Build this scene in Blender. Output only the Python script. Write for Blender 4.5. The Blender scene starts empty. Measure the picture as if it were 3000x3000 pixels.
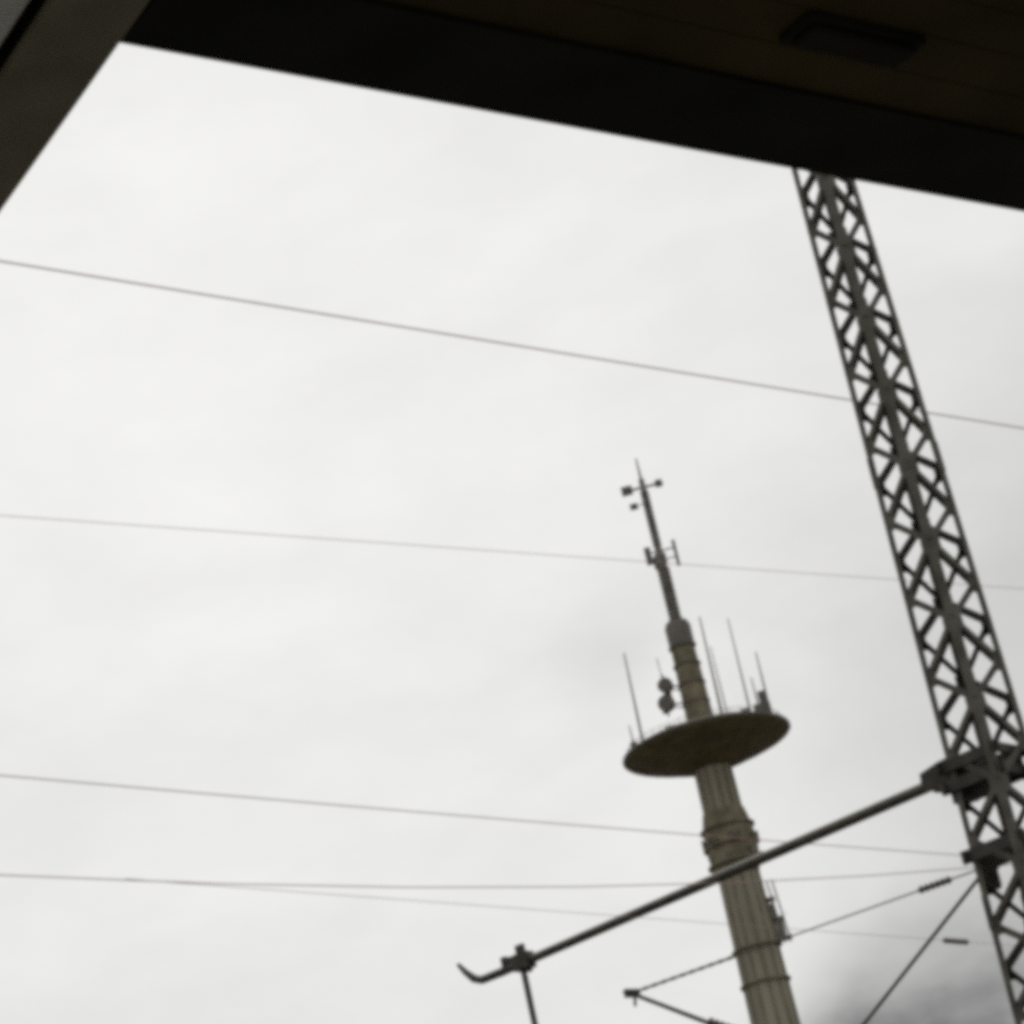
import bpy, bmesh, math, random
from mathutils import Vector, Matrix
random.seed(4)
sc = bpy.context.scene
COL = sc.collection
R = math.radians

# ---------------------------------------------------------------- camera
PITCH, ROLL = R(22), math.atan2(.222, .976)
cam_d = bpy.data.cameras.new('camera'); cam = bpy.data.objects.new('camera', cam_d); COL.objects.link(cam)
cam_d.sensor_width = 36; cam_d.lens = 8400 / 3000 * 36
cam_d.clip_start = .05; cam_d.clip_end = 20000
F = Vector((0, math.cos(PITCH), math.sin(PITCH)))
r0 = Vector((1, 0, 0)); u0 = Vector((0, -math.sin(PITCH), math.cos(PITCH)))
Rt = math.cos(ROLL) * r0 - math.sin(ROLL) * u0
Up = math.sin(ROLL) * r0 + math.cos(ROLL) * u0
cam.matrix_world = Matrix(((Rt.x, Up.x, -F.x, 0), (Rt.y, Up.y, -F.y, 0), (Rt.z, Up.z, -F.z, 1.6), (0, 0, 0, 1)))
sc.camera = cam

# ---------------------------------------------------------------- world: overcast sky
SUN_EL, SUN_AZ = R(52), R(-25)
wd = bpy.data.worlds.new('World'); sc.world = wd; wd.use_nodes = True
nt = wd.node_tree; nt.nodes.clear(); L = nt.links.new
def N(t, **k):
    n = nt.nodes.new(t)
    for a, b in k.items(): setattr(n, a, b)
    return n
out = N('ShaderNodeOutputWorld'); bg = N('ShaderNodeBackground'); bg.inputs['Strength'].default_value = .1
L(bg.outputs[0], out.inputs[0])
sky = N('ShaderNodeTexSky', sky_type='NISHITA', sun_disc=False)
sky.sun_elevation = SUN_EL; sky.sun_rotation = SUN_AZ
tc = N('ShaderNodeTexCoord')
D = tc.outputs['Generated']
# stretch the noise along the horizon so that the cloud deck reads as layered
mp = N('ShaderNodeMapping'); mp.inputs['Scale'].default_value = (1, 1, 2.2); L(D, mp.inputs[0])
n1 = N('ShaderNodeTexNoise'); n1.inputs['Scale'].default_value = 7; n1.inputs['Detail'].default_value = 4; n1.inputs['Roughness'].default_value = .5
n1.inputs['Distortion'].default_value = .4; L(mp.outputs[0], n1.inputs['Vector'])
n2 = N('ShaderNodeTexNoise'); n2.inputs['Scale'].default_value = 26; n2.inputs['Detail'].default_value = 5; n2.inputs['Roughness'].default_value = .55
L(mp.outputs[0], n2.inputs['Vector'])
def M(op, a, b, c=None):
    n = N('ShaderNodeMath', operation=op)
    for i, v in enumerate((a, b, c)):
        if v is None: continue
        if isinstance(v, (int, float)): n.inputs[i].default_value = v
        else: L(v, n.inputs[i])
    return n.outputs[0]
# direction, wobbled by noise, so that cloud banks have ragged edges
nv = N('ShaderNodeTexNoise'); nv.inputs['Scale'].default_value = 14; nv.inputs['Detail'].default_value = 4; L(D, nv.inputs['Vector'])
sub = N('ShaderNodeVectorMath', operation='SUBTRACT'); L(nv.outputs['Color'], sub.inputs[0]); sub.inputs[1].default_value = (.5, .5, .5)
scl = N('ShaderNodeVectorMath', operation='SCALE'); L(sub.outputs[0], scl.inputs[0]); scl.inputs['Scale'].default_value = .07
addv = N('ShaderNodeVectorMath', operation='ADD'); L(D, addv.inputs[0]); L(scl.outputs[0], addv.inputs[1])
def bank(d, r_in, r_out, amt):
    """cloud bank around direction d: amt inside r_in, 0 beyond r_out (radians)"""
    n = N('ShaderNodeVectorMath', operation='DISTANCE'); L(addv.outputs[0], n.inputs[0]); n.inputs[1].default_value = Vector(d).normalized()
    m = N('ShaderNodeMapRange', interpolation_type='SMOOTHSTEP'); L(n.outputs['Value'], m.inputs[0])
    m.inputs[1].default_value = r_in; m.inputs[2].default_value = r_out; m.inputs[3].default_value = amt; m.inputs[4].default_value = 0
    return m.outputs[0]
v = M('MULTIPLY_ADD', M('SUBTRACT', n1.outputs[0], .5), .20, .815)
v = M('MULTIPLY_ADD', M('SUBTRACT', n2.outputs[0], .5), .09, v)
v = M('ADD', v, bank((-.099, .883, .459), .02, .22, .085))
v = M('SUBTRACT', v, bank((.22, .94, .27), .05, .19, .20))
v = M('SUBTRACT', v, bank((.012, .95, .311), 0, .035, .07))
bk = M('MULTIPLY', M('ADD', bank((0.113, 0.982, 0.149), .0, .098, .62), bank((0.079, 0.982, 0.174), .0, .028, .14)), M('MULTIPLY_ADD', M('SUBTRACT', n2.outputs[0], .5), 1.1, 1.0))
v = M('SUBTRACT', v, bk)
tint = N('ShaderNodeMix', data_type='RGBA', blend_type='MULTIPLY'); tint.inputs[0].default_value = 1
comb = N('ShaderNodeCombineXYZ')
for i in range(3): L(M('MULTIPLY', v, 10.0), comb.inputs[i])
L(comb.outputs[0], tint.inputs[6]); tint.inputs[7].default_value = (1.0, .994, .965, 1)
mix = N('ShaderNodeMix', data_type='RGBA'); mix.inputs[0].default_value = .97
L(sky.outputs[0], mix.inputs[6]); L(tint.outputs[2], mix.inputs[7]); L(mix.outputs[2], bg.inputs['Color'])

sl = bpy.data.lights.new('sun', 'SUN'); sl.energy = .8; sl.angle = R(15); sl.color = (1, .97, .92)
so = bpy.data.objects.new('sun', sl); COL.objects.link(so)
sd = Vector((math.sin(SUN_AZ) * math.cos(SUN_EL), math.cos(SUN_AZ) * math.cos(SUN_EL), math.sin(SUN_EL)))
so.rotation_euler = sd.to_track_quat('Z', 'Y').to_euler(); so.location = (0, 0, 60)

sc.view_settings.view_transform = 'Standard'; sc.view_settings.look = 'None'
sc.view_settings.exposure = 0; sc.view_settings.gamma = 1
sc.render.engine = 'CYCLES'
sc.cycles.pixel_filter_type = 'BLACKMAN_HARRIS'; sc.cycles.filter_width = 6.0     # the photograph is soft
sc.cycles.use_denoising = False

# ---------------------------------------------------------------- helpers
def mat(name, c1, c2=None, scale=3., rough=.7, metal=0., bump=0., detail=6, stretch=(1, 1, 1), lo=.35, hi=.65, spec=.5):
    m = bpy.data.materials.new(name); m.use_nodes = True
    t = m.node_tree; b = t.nodes['Principled BSDF']
    b.inputs['Roughness'].default_value = rough; b.inputs['Metallic'].default_value = metal
    b.inputs['Specular IOR Level'].default_value = spec
    c2 = c2 or tuple(x * .7 for x in c1)
    tcn = t.nodes.new('ShaderNodeTexCoord'); mpn = t.nodes.new('ShaderNodeMapping'); mpn.inputs['Scale'].default_value = stretch
    nn = t.nodes.new('ShaderNodeTexNoise'); nn.inputs['Scale'].default_value = scale; nn.inputs['Detail'].default_value = detail
    rr = t.nodes.new('ShaderNodeValToRGB'); rr.color_ramp.elements[0].position = lo; rr.color_ramp.elements[1].position = hi
    rr.color_ramp.elements[0].color = (*c2, 1); rr.color_ramp.elements[1].color = (*c1, 1)
    t.links.new(tcn.outputs['Object'], mpn.inputs[0]); t.links.new(mpn.outputs[0], nn.inputs['Vector'])
    t.links.new(nn.outputs[0], rr.inputs[0]); t.links.new(rr.outputs[0], b.inputs['Base Color'])
    if bump:
        bn = t.nodes.new('ShaderNodeBump'); bn.inputs['Strength'].default_value = bump; bn.inputs['Distance'].default_value = .01
        t.links.new(nn.outputs[0], bn.inputs['Height']); t.links.new(bn.outputs[0], b.inputs['Normal'])
    return m

def box(bm, x0, x1, y0, y1, z0, z1, mtx=None):
    vs = [bm.verts.new((x, y, z)) for x in (x0, x1) for y in (y0, y1) for z in (z0, z1)]
    for f in ((0, 1, 3, 2), (4, 6, 7, 5), (0, 4, 5, 1), (2, 3, 7, 6), (0, 2, 6, 4), (1, 5, 7, 3)):
        bm.faces.new([vs[i] for i in f])
    if mtx: bmesh.ops.transform(bm, matrix=mtx, verts=vs)
    return vs

def frame(p, q, side=None):
    p, q = Vector(p), Vector(q); d = (q - p).normalized()
    s = Vector(side) if side else (Vector((0, 0, 1)) if abs(d.z) < .95 else Vector((1, 0, 0)))
    a = (s - d * s.dot(d)).normalized(); b = d.cross(a)
    return p, q, d, a, b

def bar(bm, p, q, w, t, side=None):
    """rectangular bar from p to q, w along side, t across it"""
    p, q, d, a, b = frame(p, q, side)
    vs = []
    for c in (p, q):
        for s, r in ((-1, -1), (1, -1), (1, 1), (-1, 1)):
            vs.append(bm.verts.new(c + a * s * w / 2 + b * r * t / 2))
    for i in range(4): bm.faces.new((vs[i], vs[(i + 1) % 4], vs[4 + (i + 1) % 4], vs[4 + i]))
    bm.faces.new(vs[3::-1]); bm.faces.new(vs[4:])

def angle_bar(bm, p, q, w, t, a, b):
    """rolled L section: flanges run along a and b from the corner line p-q"""
    p, q, a, b = Vector(p), Vector(q), Vector(a), Vector(b)
    prof = [(0, 0), (w, 0), (w, t), (t, t), (t, w), (0, w)]
    A = [bm.verts.new(p + a * x + b * y) for x, y in prof]; B = [bm.verts.new(q + a * x + b * y) for x, y in prof]
    for i in range(6): bm.faces.new((A[i], A[(i + 1) % 6], B[(i + 1) % 6], B[i]))
    bm.faces.new(A[::-1]); bm.faces.new(B)

def tube(bm, pts, r, n=14):
    pts = [Vector(p) for p in pts]; rings = []
    rs = r if isinstance(r, (list, tuple)) else [r] * len(pts)
    ref = None
    for i, p in enumerate(pts):
        d = (pts[min(i + 1, len(pts) - 1)] - pts[max(i - 1, 0)]).normalized()
        if ref is None: ref = Vector((0, 0, 1)) if abs(d.z) < .9 else Vector((1, 0, 0))
        a = (ref - d * ref.dot(d)).normalized(); b = d.cross(a)
        rings.append([bm.verts.new(p + (a * math.cos(2 * math.pi * k / n) + b * math.sin(2 * math.pi * k / n)) * rs[i]) for k in range(n)])
    for A, B in zip(rings, rings[1:]):
        for k in range(n): bm.faces.new((A[k], A[(k + 1) % n], B[(k + 1) % n], B[k])).smooth = True
    bm.faces.new(rings[0][::-1]); bm.faces.new(rings[-1])

def lathe(bm, prof, n=48, c=(0, 0, 0), smooth=True):
    rings = [[bm.verts.new((c[0] + r * math.cos(2 * math.pi * k / n), c[1] + r * math.sin(2 * math.pi * k / n), c[2] + z)) for k in range(n)] for r, z in prof]
    for A, B in zip(rings, rings[1:]):
        for k in range(n): bm.faces.new((A[k], A[(k + 1) % n], B[(k + 1) % n], B[k])).smooth = smooth
    bm.faces.new(rings[0][::-1]); bm.faces.new(rings[-1])

def obj(name, bm, m, parent=None, bevel=0, auto=True):
    bmesh.ops.recalc_face_normals(bm, faces=bm.faces[:])
    me = bpy.data.meshes.new(name); bm.to_mesh(me); bm.free(); me.materials.append(m)
    if auto and any(p.use_smooth for p in me.polygons): me.set_sharp_from_angle(angle=R(40))
    o = bpy.data.objects.new(name, me); COL.objects.link(o)
    if parent: o.parent = parent
    if bevel:
        b = o.modifiers.new('bevel', 'BEVEL'); b.width = bevel; b.segments = 2; b.limit_method = 'ANGLE'
    return o

def thing(name, label, cat, loc=(0, 0, 0), rz=0, group=None):
    o = bpy.data.objects.new(name, None); COL.objects.link(o); o.location = loc; o.rotation_euler = (0, 0, rz)
    return tag(o, label, cat, group)
def tag(o, label, cat, group=None):
    o['label'] = label; o['category'] = cat
    if group: o['group'] = group
    return o
def struct(o): o['kind'] = 'structure'; return o
NB = bmesh.new

# ---------------------------------------------------------------- materials
m_ground = mat('gravel_ground', (.13, .12, .10), (.07, .065, .06), 2., .95, bump=.4)
m_plat = mat('platform_paving', (.16, .155, .145), (.10, .097, .09), 1.5, .9)
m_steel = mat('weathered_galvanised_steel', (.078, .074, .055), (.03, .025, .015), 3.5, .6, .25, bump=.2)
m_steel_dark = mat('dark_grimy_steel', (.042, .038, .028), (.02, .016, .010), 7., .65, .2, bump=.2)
m_tube = mat('grey_tube_steel', (.07, .065, .05), (.035, .03, .022), 6., .5, .4)
m_wire = mat('oxidised_copper_wire', (.50, .35, .31), (.34, .24, .21), 30., .5, .3)
m_insul = mat('brown_porcelain', (.07, .055, .045), (.045, .035, .03), 8., .25)
m_conc = mat('weathered_concrete', (.28, .255, .195), (.15, .135, .10), .14, .9, stretch=(3, 3, .22), detail=10, lo=.3, hi=.7)
m_conc_d = mat('stained_concrete', (.20, .175, .12), (.10, .085, .055), .3, .9)
m_disc = mat('dark_underside_cladding', (.13, .10, .04), (.075, .06, .025), .25, .75)
m_anten = mat('antenna_steel', (.16, .15, .13), (.09, .08, .07), .5, .6, .2)
m_dish = mat('antenna_housing', (.10, .09, .08), (.07, .06, .05), .5, .6)
m_glass = mat('dark_window_band', (.04, .04, .04), (.025, .025, .025), .3, .15)
m_edge = mat('black_painted_steel', (.018, .018, .011), (.008, .008, .005), 3., .8, spec=.15)
m_soffit = mat('brown_soffit_boards', (.072, .051, .015), (.028, .020, .008), 1.6, .8, spec=.2)
m_dull = mat('yellowed_lamp_cover', (.022, .019, .012), (.015, .013, .008), 6., .7, spec=.1)
m_cross = mat('grey_brown_girder_paint', (.24, .215, .15), (.16, .14, .095), 4., .7)
m_panel = mat('light_grey_sheet_metal', (.8, .8, .78), (.66, .66, .64), 4., .5)
m_roof = mat('roof_felt', (.12, .12, .12), (.08, .08, .08), 2., .95)

# ---------------------------------------------------------------- ground
bm = NB(); s = 9000; box(bm, -s, s, -s, s, -1.8, -.8); struct(obj('ground', bm, m_ground))
U3 = Vector((math.sin(R(49.79)), math.cos(R(49.79)), 0)); NN = Vector((U3.y, -U3.x, 0))   # along the platform / towards the camera side
W3 = Vector((math.sin(R(-35.12)), math.cos(R(-35.12)), 0)); NL = Vector((-W3.y, W3.x, 0))  # cross wing of the roof / its left side
C0 = Vector((-.6, 5.285, 0))
def prism(bm, o, a, b, a0, a1, b0, b1, z0, z1):
    """slab over the parallelogram o + a*s + b*t"""
    vs = [bm.verts.new(o + a * s_ + b * t_ + Vector((0, 0, z))) for z in (z0, z1) for s_, t_ in ((a0, b0), (a1, b0), (a1, b1), (a0, b1))]
    bm.faces.new(vs[3::-1]); bm.faces.new(vs[4:])
    for i in range(4): bm.faces.new((vs[i], vs[(i + 1) % 4], vs[4 + (i + 1) % 4], vs[4 + i]))
bm = NB(); prism(bm, C0, U3, NN, -30, 60, -1.4, 9, -.81, 0); struct(obj('platform', bm, m_plat))

# ---------------------------------------------------------------- platform canopy
cp = thing('platform_canopy', 'dark canopy roof with black edge beam and brown soffit across the top', 'canopy roof', C0)
def local(bmf):
    bmesh.ops.translate(bmf, verts=bmf.verts[:], vec=-C0); return bmf
# edge beam: an I-section lying along the track side
bm = NB(); prism(bm, C0, U3, NN, -.0, 15, 0, .30, 5.0, 5.022); prism(bm, C0, U3, NN, -.0, 15, .135, .165, 5.022, 5.33)
prism(bm, C0, U3, NN, 0, 15, 0, .30, 5.33, 5.352)
obj('edge_beam', local(bm), m_edge, cp)
# soffit boards above it, each with an open joint
bm = NB(); k = .302
while k < 8.2:
    prism(bm, C0, U3, NN, -4, 15, k, k + .142, 5.012, 5.03); k += .146
obj('soffit_boards', local(bm), m_soffit, cp)
# cross girder along the left of the opening, a dark joint, then a light sheet-metal panel
bm = NB(); prism(bm, C0, W3, NL, -.62, 9, 0, .20, 5.0, 5.02); prism(bm, C0, W3, NL, -.62, 9, .09, .11, 5.02, 5.30)
obj('cross_girder', local(bm), m_cross, cp)
bm = NB(); prism(bm, C0, W3, NL, -.62, 9,   .203, .228, 5.06, 5.30); obj('joint_trim', local(bm), m_edge, cp)
bm = NB(); k = .230
while k < 4.2:
    prism(bm, C0, W3, NL, -.62, 9, k, k + .60, 5.03, 5.045); k += .606
obj('ceiling_panel', local(bm), m_panel, cp)
# a light fitting that is switched off
bm = NB()
c = C0 + U3 * 1.70 + NN * .50
q_ = C0 + U3 * 1.70 + NN * .53
prism(bm, q_, U3, NN, -.19, .19, -.06, .06, 4.992, 5.0115)
f = obj('ceiling_lamp', local(bm), m_edge, cp, .006)
bm = NB(); prism(bm, q_, U3, NN, -.17, .17, -.042, .042, 4.972, 4.9915)
obj('diffuser', local(bm), m_dull, f, .009)
bm = NB(); prism(bm, C0, U3, NN, -4.2, 15.1, -.06, 8.4, 5.355, 5.42); prism(bm, C0, W3, NL, -.5, 9.1, -.06, 4.5, 5.357, 5.418)
obj('roof_deck', local(bm), m_roof, cp)
for s_, t_, base in ((8.5, .15, 0), (-3.2, .6, 0)):
    bm = NB(); p = C0 + U3 * s_ + NN * t_
    box(bm, p.x - .1, p.x + .1, p.y - .1, p.y + .1, 0, 5.0); box(bm, p.x - .2, p.x + .2, p.y - .2, p.y + .2, 0, .03)
    obj('post', local(bm), m_edge, cp)
p = C0 + W3 * 8 + NL * 1.5
bm = NB(); box(bm, p.x - .1, p.x + .1, p.y - .1, p.y + .1, -.8, 5.03); obj('post', local(bm), m_edge, cp)

# ---------------------------------------------------------------- lattice mast
MX, MY = 3.795, 25.722
mast = thing('lattice_mast', 'tall dark steel lattice mast at the right, carrying a long tubular arm', 'mast', (MX, MY, -.8))
ZB = -.8
def face(z): return .545 - .0232 * (z - 8.96)      # side of the square at absolute height z
RA = R(-5)                                          # corner towards the viewer, sides square to the tracks
ex = Vector((math.cos(RA + R(45)), math.sin(RA + R(45)), 0)); ey = Vector((-ex.y, ex.x, 0))
def corner(i, z, out=0):
    h = face(z) / 2 + out
    sx, sy = ((-1, -1), (1, -1), (1, 1), (-1, 1))[i % 4]
    return ex * sx * h + ey * sy * h + Vector((0, 0, z - ZB))
TOP = 19.0
for i in range(4):
    bm = NB(); sx, sy = ((-1, -1), (1, -1), (1, 1), (-1, 1))[i]
    angle_bar(bm, corner(i, ZB), corner(i, TOP), .070, .010, ex * -sx, ey * -sy)
    # splice plates every few metres
    for z in (2.6, 7.0, 11.4, 15.8):
        p = corner(i, z, .006); q = corner(i, z + .32, .006)
        angle_bar(bm, p, q, .082, .010, ex * -sx, ey * -sy)
    obj('leg', bm, m_steel, mast)
BAY = .80
for i in range(4):
    bm = NB(); j = (i + 1) % 4
    out = (corner(i, 5) + corner(j, 5)); out.z = 0; out.normalize()
    z = -.6 + (0 if i < 2 else BAY / 2); k = 0
    def P(ix, zz, ins=.03):
        a = corner(i, zz); b = corner(j, zz); t = ins / face(zz)
        return (a.lerp(b, t) if ix == 0 else a.lerp(b, 1 - t)) - out * (.012 if ix == 0 else .02)
    while z < TOP - .5:
        a, b = (0, 1) if k % 2 == 0 else (1, 0)
        d = (P(b, z + BAY / 2) - P(a, z)).normalized(); n = d.cross(out).normalized()
        angle_bar(bm, P(a, z), P(b, z + BAY / 2), .066, .008, n * (1 if n.z > 0 else -1), out * -1)
        # gusset plate at the node
        g = P(a, z, .07) + out * .008
        bar(bm, g - Vector((0, 0, .075)), g + Vector((0, 0, .075)), .008, .13, out)
        z += BAY / 2; k += 1
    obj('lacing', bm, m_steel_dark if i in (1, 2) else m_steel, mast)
bm = NB(); box(bm, -.7, .7, -.7, .7, -.3, .25); obj('foundation', bm, m_conc_d, mast, .03)
bm = NB()
for z in (TOP,):
    for i in range(4): bar(bm, corner(i, z), corner(i + 1, z), .07, .012)
tube(bm, [(0, 0, TOP - ZB - .1), (0, 0, TOP - ZB + 1.3)], [.03, .012], 8); obj('top_frame', bm, m_steel, mast)

def sheds(p, q, n, r, rr):
    p, q = Vector(p), Vector(q); pts = []; rs = []
    for k in range(n):
        a = p.lerp(q, k / n); b = p.lerp(q, (k + .5) / n); pts += [a, b]; rs += [rr, r]
    tube(bm, pts + [q], rs + [rr], 16)

# arms lie in a vertical plane through the mast
WA = Vector((math.sin(R(-53)), math.cos(R(-53)), 0)); WN = Vector((-WA.y, WA.x, 0))
def A(s_, z, n=0): return WA * s_ + WN * n + Vector((0, 0, z - ZB))
def collar(zs, ext, hh=.10, back=.26):
    bm = NB()
    for z in zs:
        for s_ in (-1, 1):
            h = face(z) * .72 + .05
            bar(bm, A(-back, z, s_ * h * .52), A(ext, z, s_ * h * .52), hh, .045, (0, 0, 1))
        for e in (-back + .05, ext - .05):
            bar(bm, A(e, z - .001, -.32), A(e, z - .001, .32), hh * .8, .04, (0, 0, 1))
    return bm
bm = collar((8.565, 8.37), .44, .11)
for n_ in (-.10, .10):      # triangular shoe plates
    vs = [bm.verts.new(A(s_, z, n_ + t)) for t in (-.012, .012) for s_, z in ((.30, 8.24), (.50, 8.40), (.72, 8.48), (.70, 8.64), (.48, 8.68), (.30, 8.69))]
    bm.faces.new(vs[:6]); bm.faces.new(vs[6:][::-1])
    for q in range(6): bm.faces.new((vs[q], vs[(q + 1) % 6], vs[6 + (q + 1) % 6], vs[6 + q]))
bar(bm, A(.1, 8.46, 0), A(.44, 8.46, 0), .42, .20, (0, 0, 1))
bar(bm, A(-.24, 8.46, -.14), A(.10, 8.46, -.14), .22, .04, (0, 0, 1))
obj('upper_collar', bm, m_steel_dark, mast)
bm = collar((7.70,), .42, .12); bar(bm, A(.34, 7.80), A(.34, 7.40), .16, .16); obj('lower_collar', bm, m_steel_dark, mast)
bm = NB(); tube(bm, [A(.40, 8.535), A(3.0, 8.515), A(6.2, 8.485), A(6.50, 8.49), A(6.60, 8.535), A(6.70, 8.64), A(6.775, 8.745)], [.058, .054, .048, .046, .044, .034, .022], 16)
arm = obj('cantilever_arm', bm, m_tube, mast)
bm = NB()
bar(bm, A(5.80, 8.50), A(6.0, 8.495), .17, .15, (0, 0, 1)); bar(bm, A(5.86, 8.62), A(5.96, 8.62), .12, .05, (0, 0, 1))
bar(bm, A(6.10, 8.55), A(6.16, 8.55), .13, .10, (0, 0, 1)); tube(bm, [A(5.91, 8.42, -.1), A(5.91, 8.42, .1)], .03)
obj('arm_clamp', bm, m_steel_dark, arm)
bm = NB(); tube(bm, [A(5.925, 8.45), A(5.935, 6.35)], .034); obj('drop_tube', bm, m_tube, arm)
bm = NB()
for k in range(7):
    z = 6.36 - k * .07; lathe(bm, [(.025, z - .055), (.075, z - .035), (.07, z - .02), (.025, z)], 20, tuple(A(5.935, 0)))
obj('drop_insulator', bm, m_insul, arm)

# lower cantilever: tie rod with insulator, sloping strut, stay
bm = NB(); tube(bm, [A(.34, 5.12), A(2.473, 6.40), A(3.62, 7.08), A(4.63, 7.757), A(4.72, 7.80)], [.03, .03, .026, .022, .018], 12)
low = obj('lower_cantilever', bm, m_tube, mast)
bm = NB(); tube(bm, [A(.36, 7.615), A(3.30, 7.715)], .0085, 8); sheds(A(3.30, 7.715), A(4.63, 7.76), 11, .019, .012); obj('tie_rod', bm, m_tube, low)

bm = NB()
sheds(A(.74, 7.628), A(1.10, 7.642), 6, .038, .022); obj('insulator', bm, m_insul, low)
bm = NB(); sheds(A(3.45, 6.98), A(3.80, 7.20), 6, .062, .035); obj('insulator', bm, m_insul, low)
bm = NB(); bar(bm, A(4.54, 7.73), A(4.70, 7.78), .09, .05, (0, 0, 1)); bar(bm, A(4.60, 7.70), A(4.62, 7.62), .03, .03); obj('tip_clamp', bm, m_steel_dark, low)
bm = NB(); tube(bm, [A(.42, 7.56), A(2.473, 6.42)], .019, 8); obj('stay_rod', bm, m_tube, low)

# ---------------------------------------------------------------- overhead wires
def wire(P, Q, r, label, sag=.0, ext=(25, 45)):
    P, Q = Vector(P), Vector(Q); d = (Q - P).normalized(); P0 = P - d * ext[0]; Q0 = Q + d * ext[1]; n = 40
    Lh = (Q - P).length / 2; mid = (P + Q) / 2
    pts = []
    for k in range(n + 1):
        p = P0.lerp(Q0, k / n); s_ = (p - mid).dot(d) / Lh
        pts.append(p - mid + Vector((0, 0, sag * (s_ * s_ - .5))))
    bm = NB(); tube(bm, pts, r, 8)
    o = obj('overhead_wire', bm, m_wire); o.location = mid
    tag(o, label, 'wire', 'overhead wires crossing the sky'); return o
wire((-3.470, 19.746, 12.6), (5.453, 28.126, 12.6), .0072, 'topmost overhead wire, from below the roof corner to behind the upper lattice mast')
wire((-4.42, 23.14, 12.), (5.576, 31.56, 12.), .0035, 'faint second overhead wire from the top, crossing the tall antenna of the tower')
wire((-4.39, 21.35, 9.), (4.09, 31.25, 9.), .0055, 'third overhead wire from the top, crossing the tower shaft at the bulge under its disc', .02)
wire((-4.38, 20.76, 8.), (.76, 25.71, 8.), .0052, 'lowest overhead wire at the left, level across the cloudy sky', .06)
o = wire((-2.829, 22.44, 8.), (-.205, 25.79, 8.), .003, 'thin low wire branching off below the level wire, with a dark insulator near the mast', .0, (1.2, 12))

d5 = Vector((2.624, 3.35, 0)).normalized(); m5 = Vector((-1.517, 24.115, 8.))
bm = NB(); q = m5 + d5 * (10.17 - 2.128); sheds(q + d5 * .08 - m5, q + d5 * .54 - m5, 6, .034, .02)
obj('insulator', bm, m_insul, o)

# ---------------------------------------------------------------- telecommunication tower
TX, TY = 34.0, 679.15
tw = thing('telecommunication_tower', 'distant concrete television tower with a dark disc and antenna mast on top', 'tower', (TX, TY, -.8), R(-2.9))
z0 = .8
bm = NB(); prof = [(9.5, 0), (8.0, 30), (6.9, 70), (6.1, 110), (5.55, 134), (5.1, 160), (4.75, 180), (4.4, 203), (3.6, 209)]
lathe(bm, prof, 48); obj('shaft', bm, m_conc, tw)
bm = NB()       # vertical ribs / cable ducts up the shaft
for a in range(0, 360, 30):
    ca, sa = math.cos(R(a + 8)), math.sin(R(a + 8))
    pts = [Vector(((r + .12) * ca, (r + .12) * sa, z)) for r, z in prof[:-1]]
    for p, q in zip(pts, pts[1:]): bar(bm, p, q, .26, .3, (ca, sa, 0))
obj('shaft_ribs', bm, m_conc_d, tw)
bm = NB()       # lower pod: bulge with platform rings
lathe(bm, [(5.0, 171), (5.9, 173.5), (6.3, 177), (6.2, 183), (5.2, 187.5)], 48)
for z, r in ((174, 6.9), (178.5, 7.0), (183, 6.8)): lathe(bm, [(r, z), (r, z + .45)], 48)
pod = obj('lower_pod', bm, m_conc_d, tw)
for k in range(20):
    a = 2 * math.pi * k / 20 + .1; r = 6.75; h = random.uniform(1.2, 2.8); z = random.choice((174.4, 178.9))
    bm = NB(); tube(bm, [(r * math.cos(a), r * math.sin(a), z), (r * math.cos(a), r * math.sin(a), z + h)], random.uniform(.25, .5), 8)
    obj('pod_antenna', bm, m_dish, pod)
bm = NB()       # side gantry on the right of the shaft
for z in (153.5, 158.5, 163.5): box(bm, 3.5, 8.9 - (z - 153) * .18, -1.8, 1.8, z, z + .5)
for x, y in ((7.0, -1.6), (7.0, 1.6), (8.3, -1.6), (8.3, 1.6)): bar(bm, (x, y, 153), (x - .9, y, 168), .35, .35, (0, 1, 0))
box(bm, 5, 7.7, -1.5, 1.5, 154, 158); box(bm, 4.8, 6.6, -1.5, 1.5, 159, 162.5)
for z in (153.5, 158.5): bar(bm, (8.7, -1.7, z + 1.2), (8.7, 1.7, z + 1.2), .12, .12)
obj('side_gantry', bm, m_anten, tw)
for z in (144, 152.6):
    bm = NB(); lathe(bm, [(6.2, z), (6.2, z + .5)], 48); obj('ring_platform', bm, m_conc_d, tw)
# disc
bm = NB(); lathe(bm, [(4.3, 198.6), (5.2, 198.7), (12, 201.2), (17.0, 203.05), (20.3, 204.25), (20.9, 204.6), (21.1, 205.1), (20.6, 205.7), (18, 206.8), (12, 208.2), (3.4, 209.4)], 96)
disc = obj('disc_platform', bm, m_disc, tw)
bm = NB(); lathe(bm, [(21.0, 204.8), (21.2, 204.9), (21.2, 205.4), (21.0, 205.5)], 96); obj('window_band', bm, m_glass, disc)
bm = NB()
for k in range(48):
    a = 2 * math.pi * k / 48; tube(bm, [(19.6 * math.cos(a), 19.6 * math.sin(a), 206.1), (19.6 * math.cos(a), 19.6 * math.sin(a), 207.5)], .06, 5)
for z in (206.9, 207.5):
    pts = [(19.6 * math.cos(2 * math.pi * k / 48), 19.6 * math.sin(2 * math.pi * k / 48), z) for k in range(49)]; tube(bm, pts, .05, 5)
o_ = obj('railing', bm, m_anten, disc)
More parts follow.
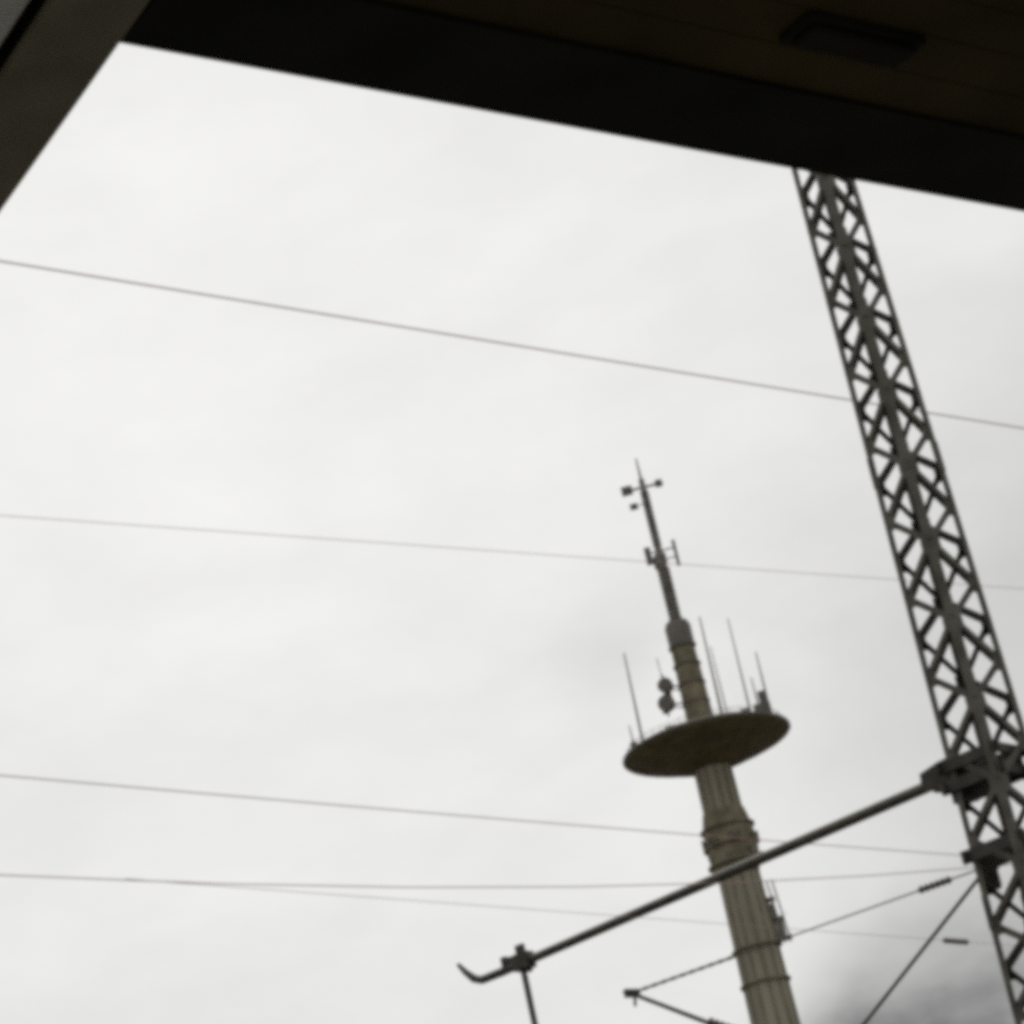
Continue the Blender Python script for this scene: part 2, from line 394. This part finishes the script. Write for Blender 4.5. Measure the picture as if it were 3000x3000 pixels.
for k in range(24):       # folded seams between the underside panels
    a = 2 * math.pi * k / 24; c_, s_ = math.cos(a), math.sin(a)
    bm = NB(); bar(bm, (6.0 * c_, 6.0 * s_, 199.0), (20.1 * c_, 20.1 * s_, 204.17), .14, .10, (0, 0, 1)); obj('panel_seam', bm, m_disc, disc)
for rr, zz in ((12.0, 201.18), (17, 203.0)):
    bm = NB(); lathe(bm, [(rr, zz), (rr, zz - .12), (rr + .3, zz + .02), (rr + .3, zz + .12)], 64); obj('seam_ring', bm, m_disc, disc)
# head above the disc
bm = NB(); lathe(bm, [(3.5, 208.5), (3.25, 222), (3.0, 231), (3.05, 231.1), (3.05, 236.4), (2.6, 237.6), (1.5, 238)], 32)
head = obj('upper_shaft', bm, m_conc_d, tw)
for z in (216, 221, 226, 231):
    bm = NB(); lathe(bm, [(3.55, z), (3.55, z + .35)], 32); obj('ring_platform', bm, m_dish, head)
bm = NB(); lathe(bm, [(3.25, 231.4), (3.3, 236.6), (2.7, 237.9), (1.3, 238.3)], 32); obj('top_drum', bm, m_dish, head)
for zc, xc, r in ((222.2, -6.6, 1.9), (217.6, -7.4, 2.1)):
    bm = NB(); tube(bm, [(xc, -1.6, zc), (xc + .2, -1.0, zc), (xc + .4, .4, zc), (xc + .4, 1.2, zc)], [r, r * 1.02, r * .95, r * .5], 24)
    bar(bm, (-3, 0, zc - .6), (xc + .3, 0, zc - .3), .35, .35); bar(bm, (-3, 0, zc - 2), (xc + .3, 0, zc - .6), .25, .25)
    obj('dish_antenna', bm, m_dish, head)
bm = NB(); bar(bm, (-7.4, 0, 214.5), (-6.6, 0, 225.5), .5, .5); box(bm, -7.2, -5.4, -.6, .6, 218.6, 221.4); box(bm, -8.6, -7.4, -.5, .5, 215.4, 217.2); tube(bm, [(-6.8, 0, 225), (-6.9, 0, 230)], .12, 6); obj('dish_post', bm, m_anten, head)
# antenna mast
bm = NB()
tube(bm, [(0, 0, 237.8), (0, 0, 246), (0, 0, 253.6), (0, 0, 253.8), (0, 0, 256.6), (0, 0, 257), (0, 0, 266), (0, 0, 277.5), (0, 0, 278), (0, 0, 283.6)],
     [1.25, 1.2, 1.15, 1.5, 1.5, .95, .85, .75, .35, .2], 16)
ant = obj('antenna_mast', bm, m_anten, tw)
bm = NB(); pr = []
for k in range(12): z = 238.8 + k * 1.2; pr += [(1.2, z), (1.65, z + .15), (1.65, z + .6), (1.2, z + .75)]
lathe(bm, pr, 16, smooth=False); obj('dipole_sleeve', bm, m_anten, ant)
bm = NB(); pr = []
for k in range(14): z = 259 + k * 1.12; pr += [(.8, z), (1.15, z + .12), (1.15, z + .5), (.8, z + .62)]
lathe(bm, pr, 12, smooth=False); obj('dipole_sleeve', bm, m_anten, ant)
bm = NB(); bar(bm, (-5.2, 0, 275.4), (5.2, 0, 275.4), .5, .5, (0, 0, 1)); box(bm, -5.6, -2.8, -.8, .8, 274.5, 276.5); box(bm, 3.2, 5.0, -.6, .6, 274.7, 276.3); obj('cross_arm', bm, m_dish, ant)
bm = NB(); box(bm, -4.4, -2.4, -.6, .6, 270.2, 271.5); bar(bm, (-3, 0, 270.9), (0, 0, 270.9), .2, .2, (0, 0, 1)); obj('side_lamp', bm, m_dish, ant)
bm = NB(); bar(bm, (-3.2, 0, 257.5), (4.2, 0, 257.5), .3, .3, (0, 0, 1)); bar(bm, (0, 0, 255), (4.2, 0, 255), .25, .25, (0, 0, 1))
tube(bm, [(4.1, 0, 252.5), (4.1, 0, 259.5)], .42, 8); box(bm, -3.6, -2.0, -.7, .7, 254.6, 259); box(bm, -2.0, -.9, -.5, .5, 253, 256); obj('dipole_bracket', bm, m_dish, ant)
# whips and equipment standing on the disc
def whip(x, y, z0_, z1, r=.22, xt=0):
    bm = NB(); tube(bm, [(x, y, z0_), (x + xt * .3, y, z0_ + (z1 - z0_) * .3), (x + xt, y, z1)], [r, r * .8, r * .45], 8); obj('whip_antenna', bm, m_anten, tw)
whip(-15.2, 2, 206.8, 234, .40, .6); whip(5.4, -3, 208.2, 236.8, .40, .5); whip(12.4, 1, 207.6, 236, .30, .3); whip(17.2, 2, 206.6, 226, .36, .2); whip(6.8, 4, 208.8, 231, .25)
whip(-17.4, -2, 207, 214, .3); whip(14.6, -4, 207.5, 218, .3)
bm = NB(); box(bm, 13.4, 17.6, -2, 2, 207.2, 211.6); box(bm, 15.2, 17.4, -1, 1.4, 211.5, 215.0); obj('equipment_cabin', bm, m_dish, disc)
bm = NB(); box(bm, 10.2, 12.4, -3, 0, 208.2, 211.0); obj('equipment_cabin', bm, m_dish, disc)
bm = NB(); box(bm, -18.2, -16.6, -1, 1, 207, 210); obj('equipment_cabin', bm, m_dish, disc)
bm = NB(); box(bm, -9, -6, -5, -1, 208.5, 210.6); obj('equipment_cabin', bm, m_dish, disc)
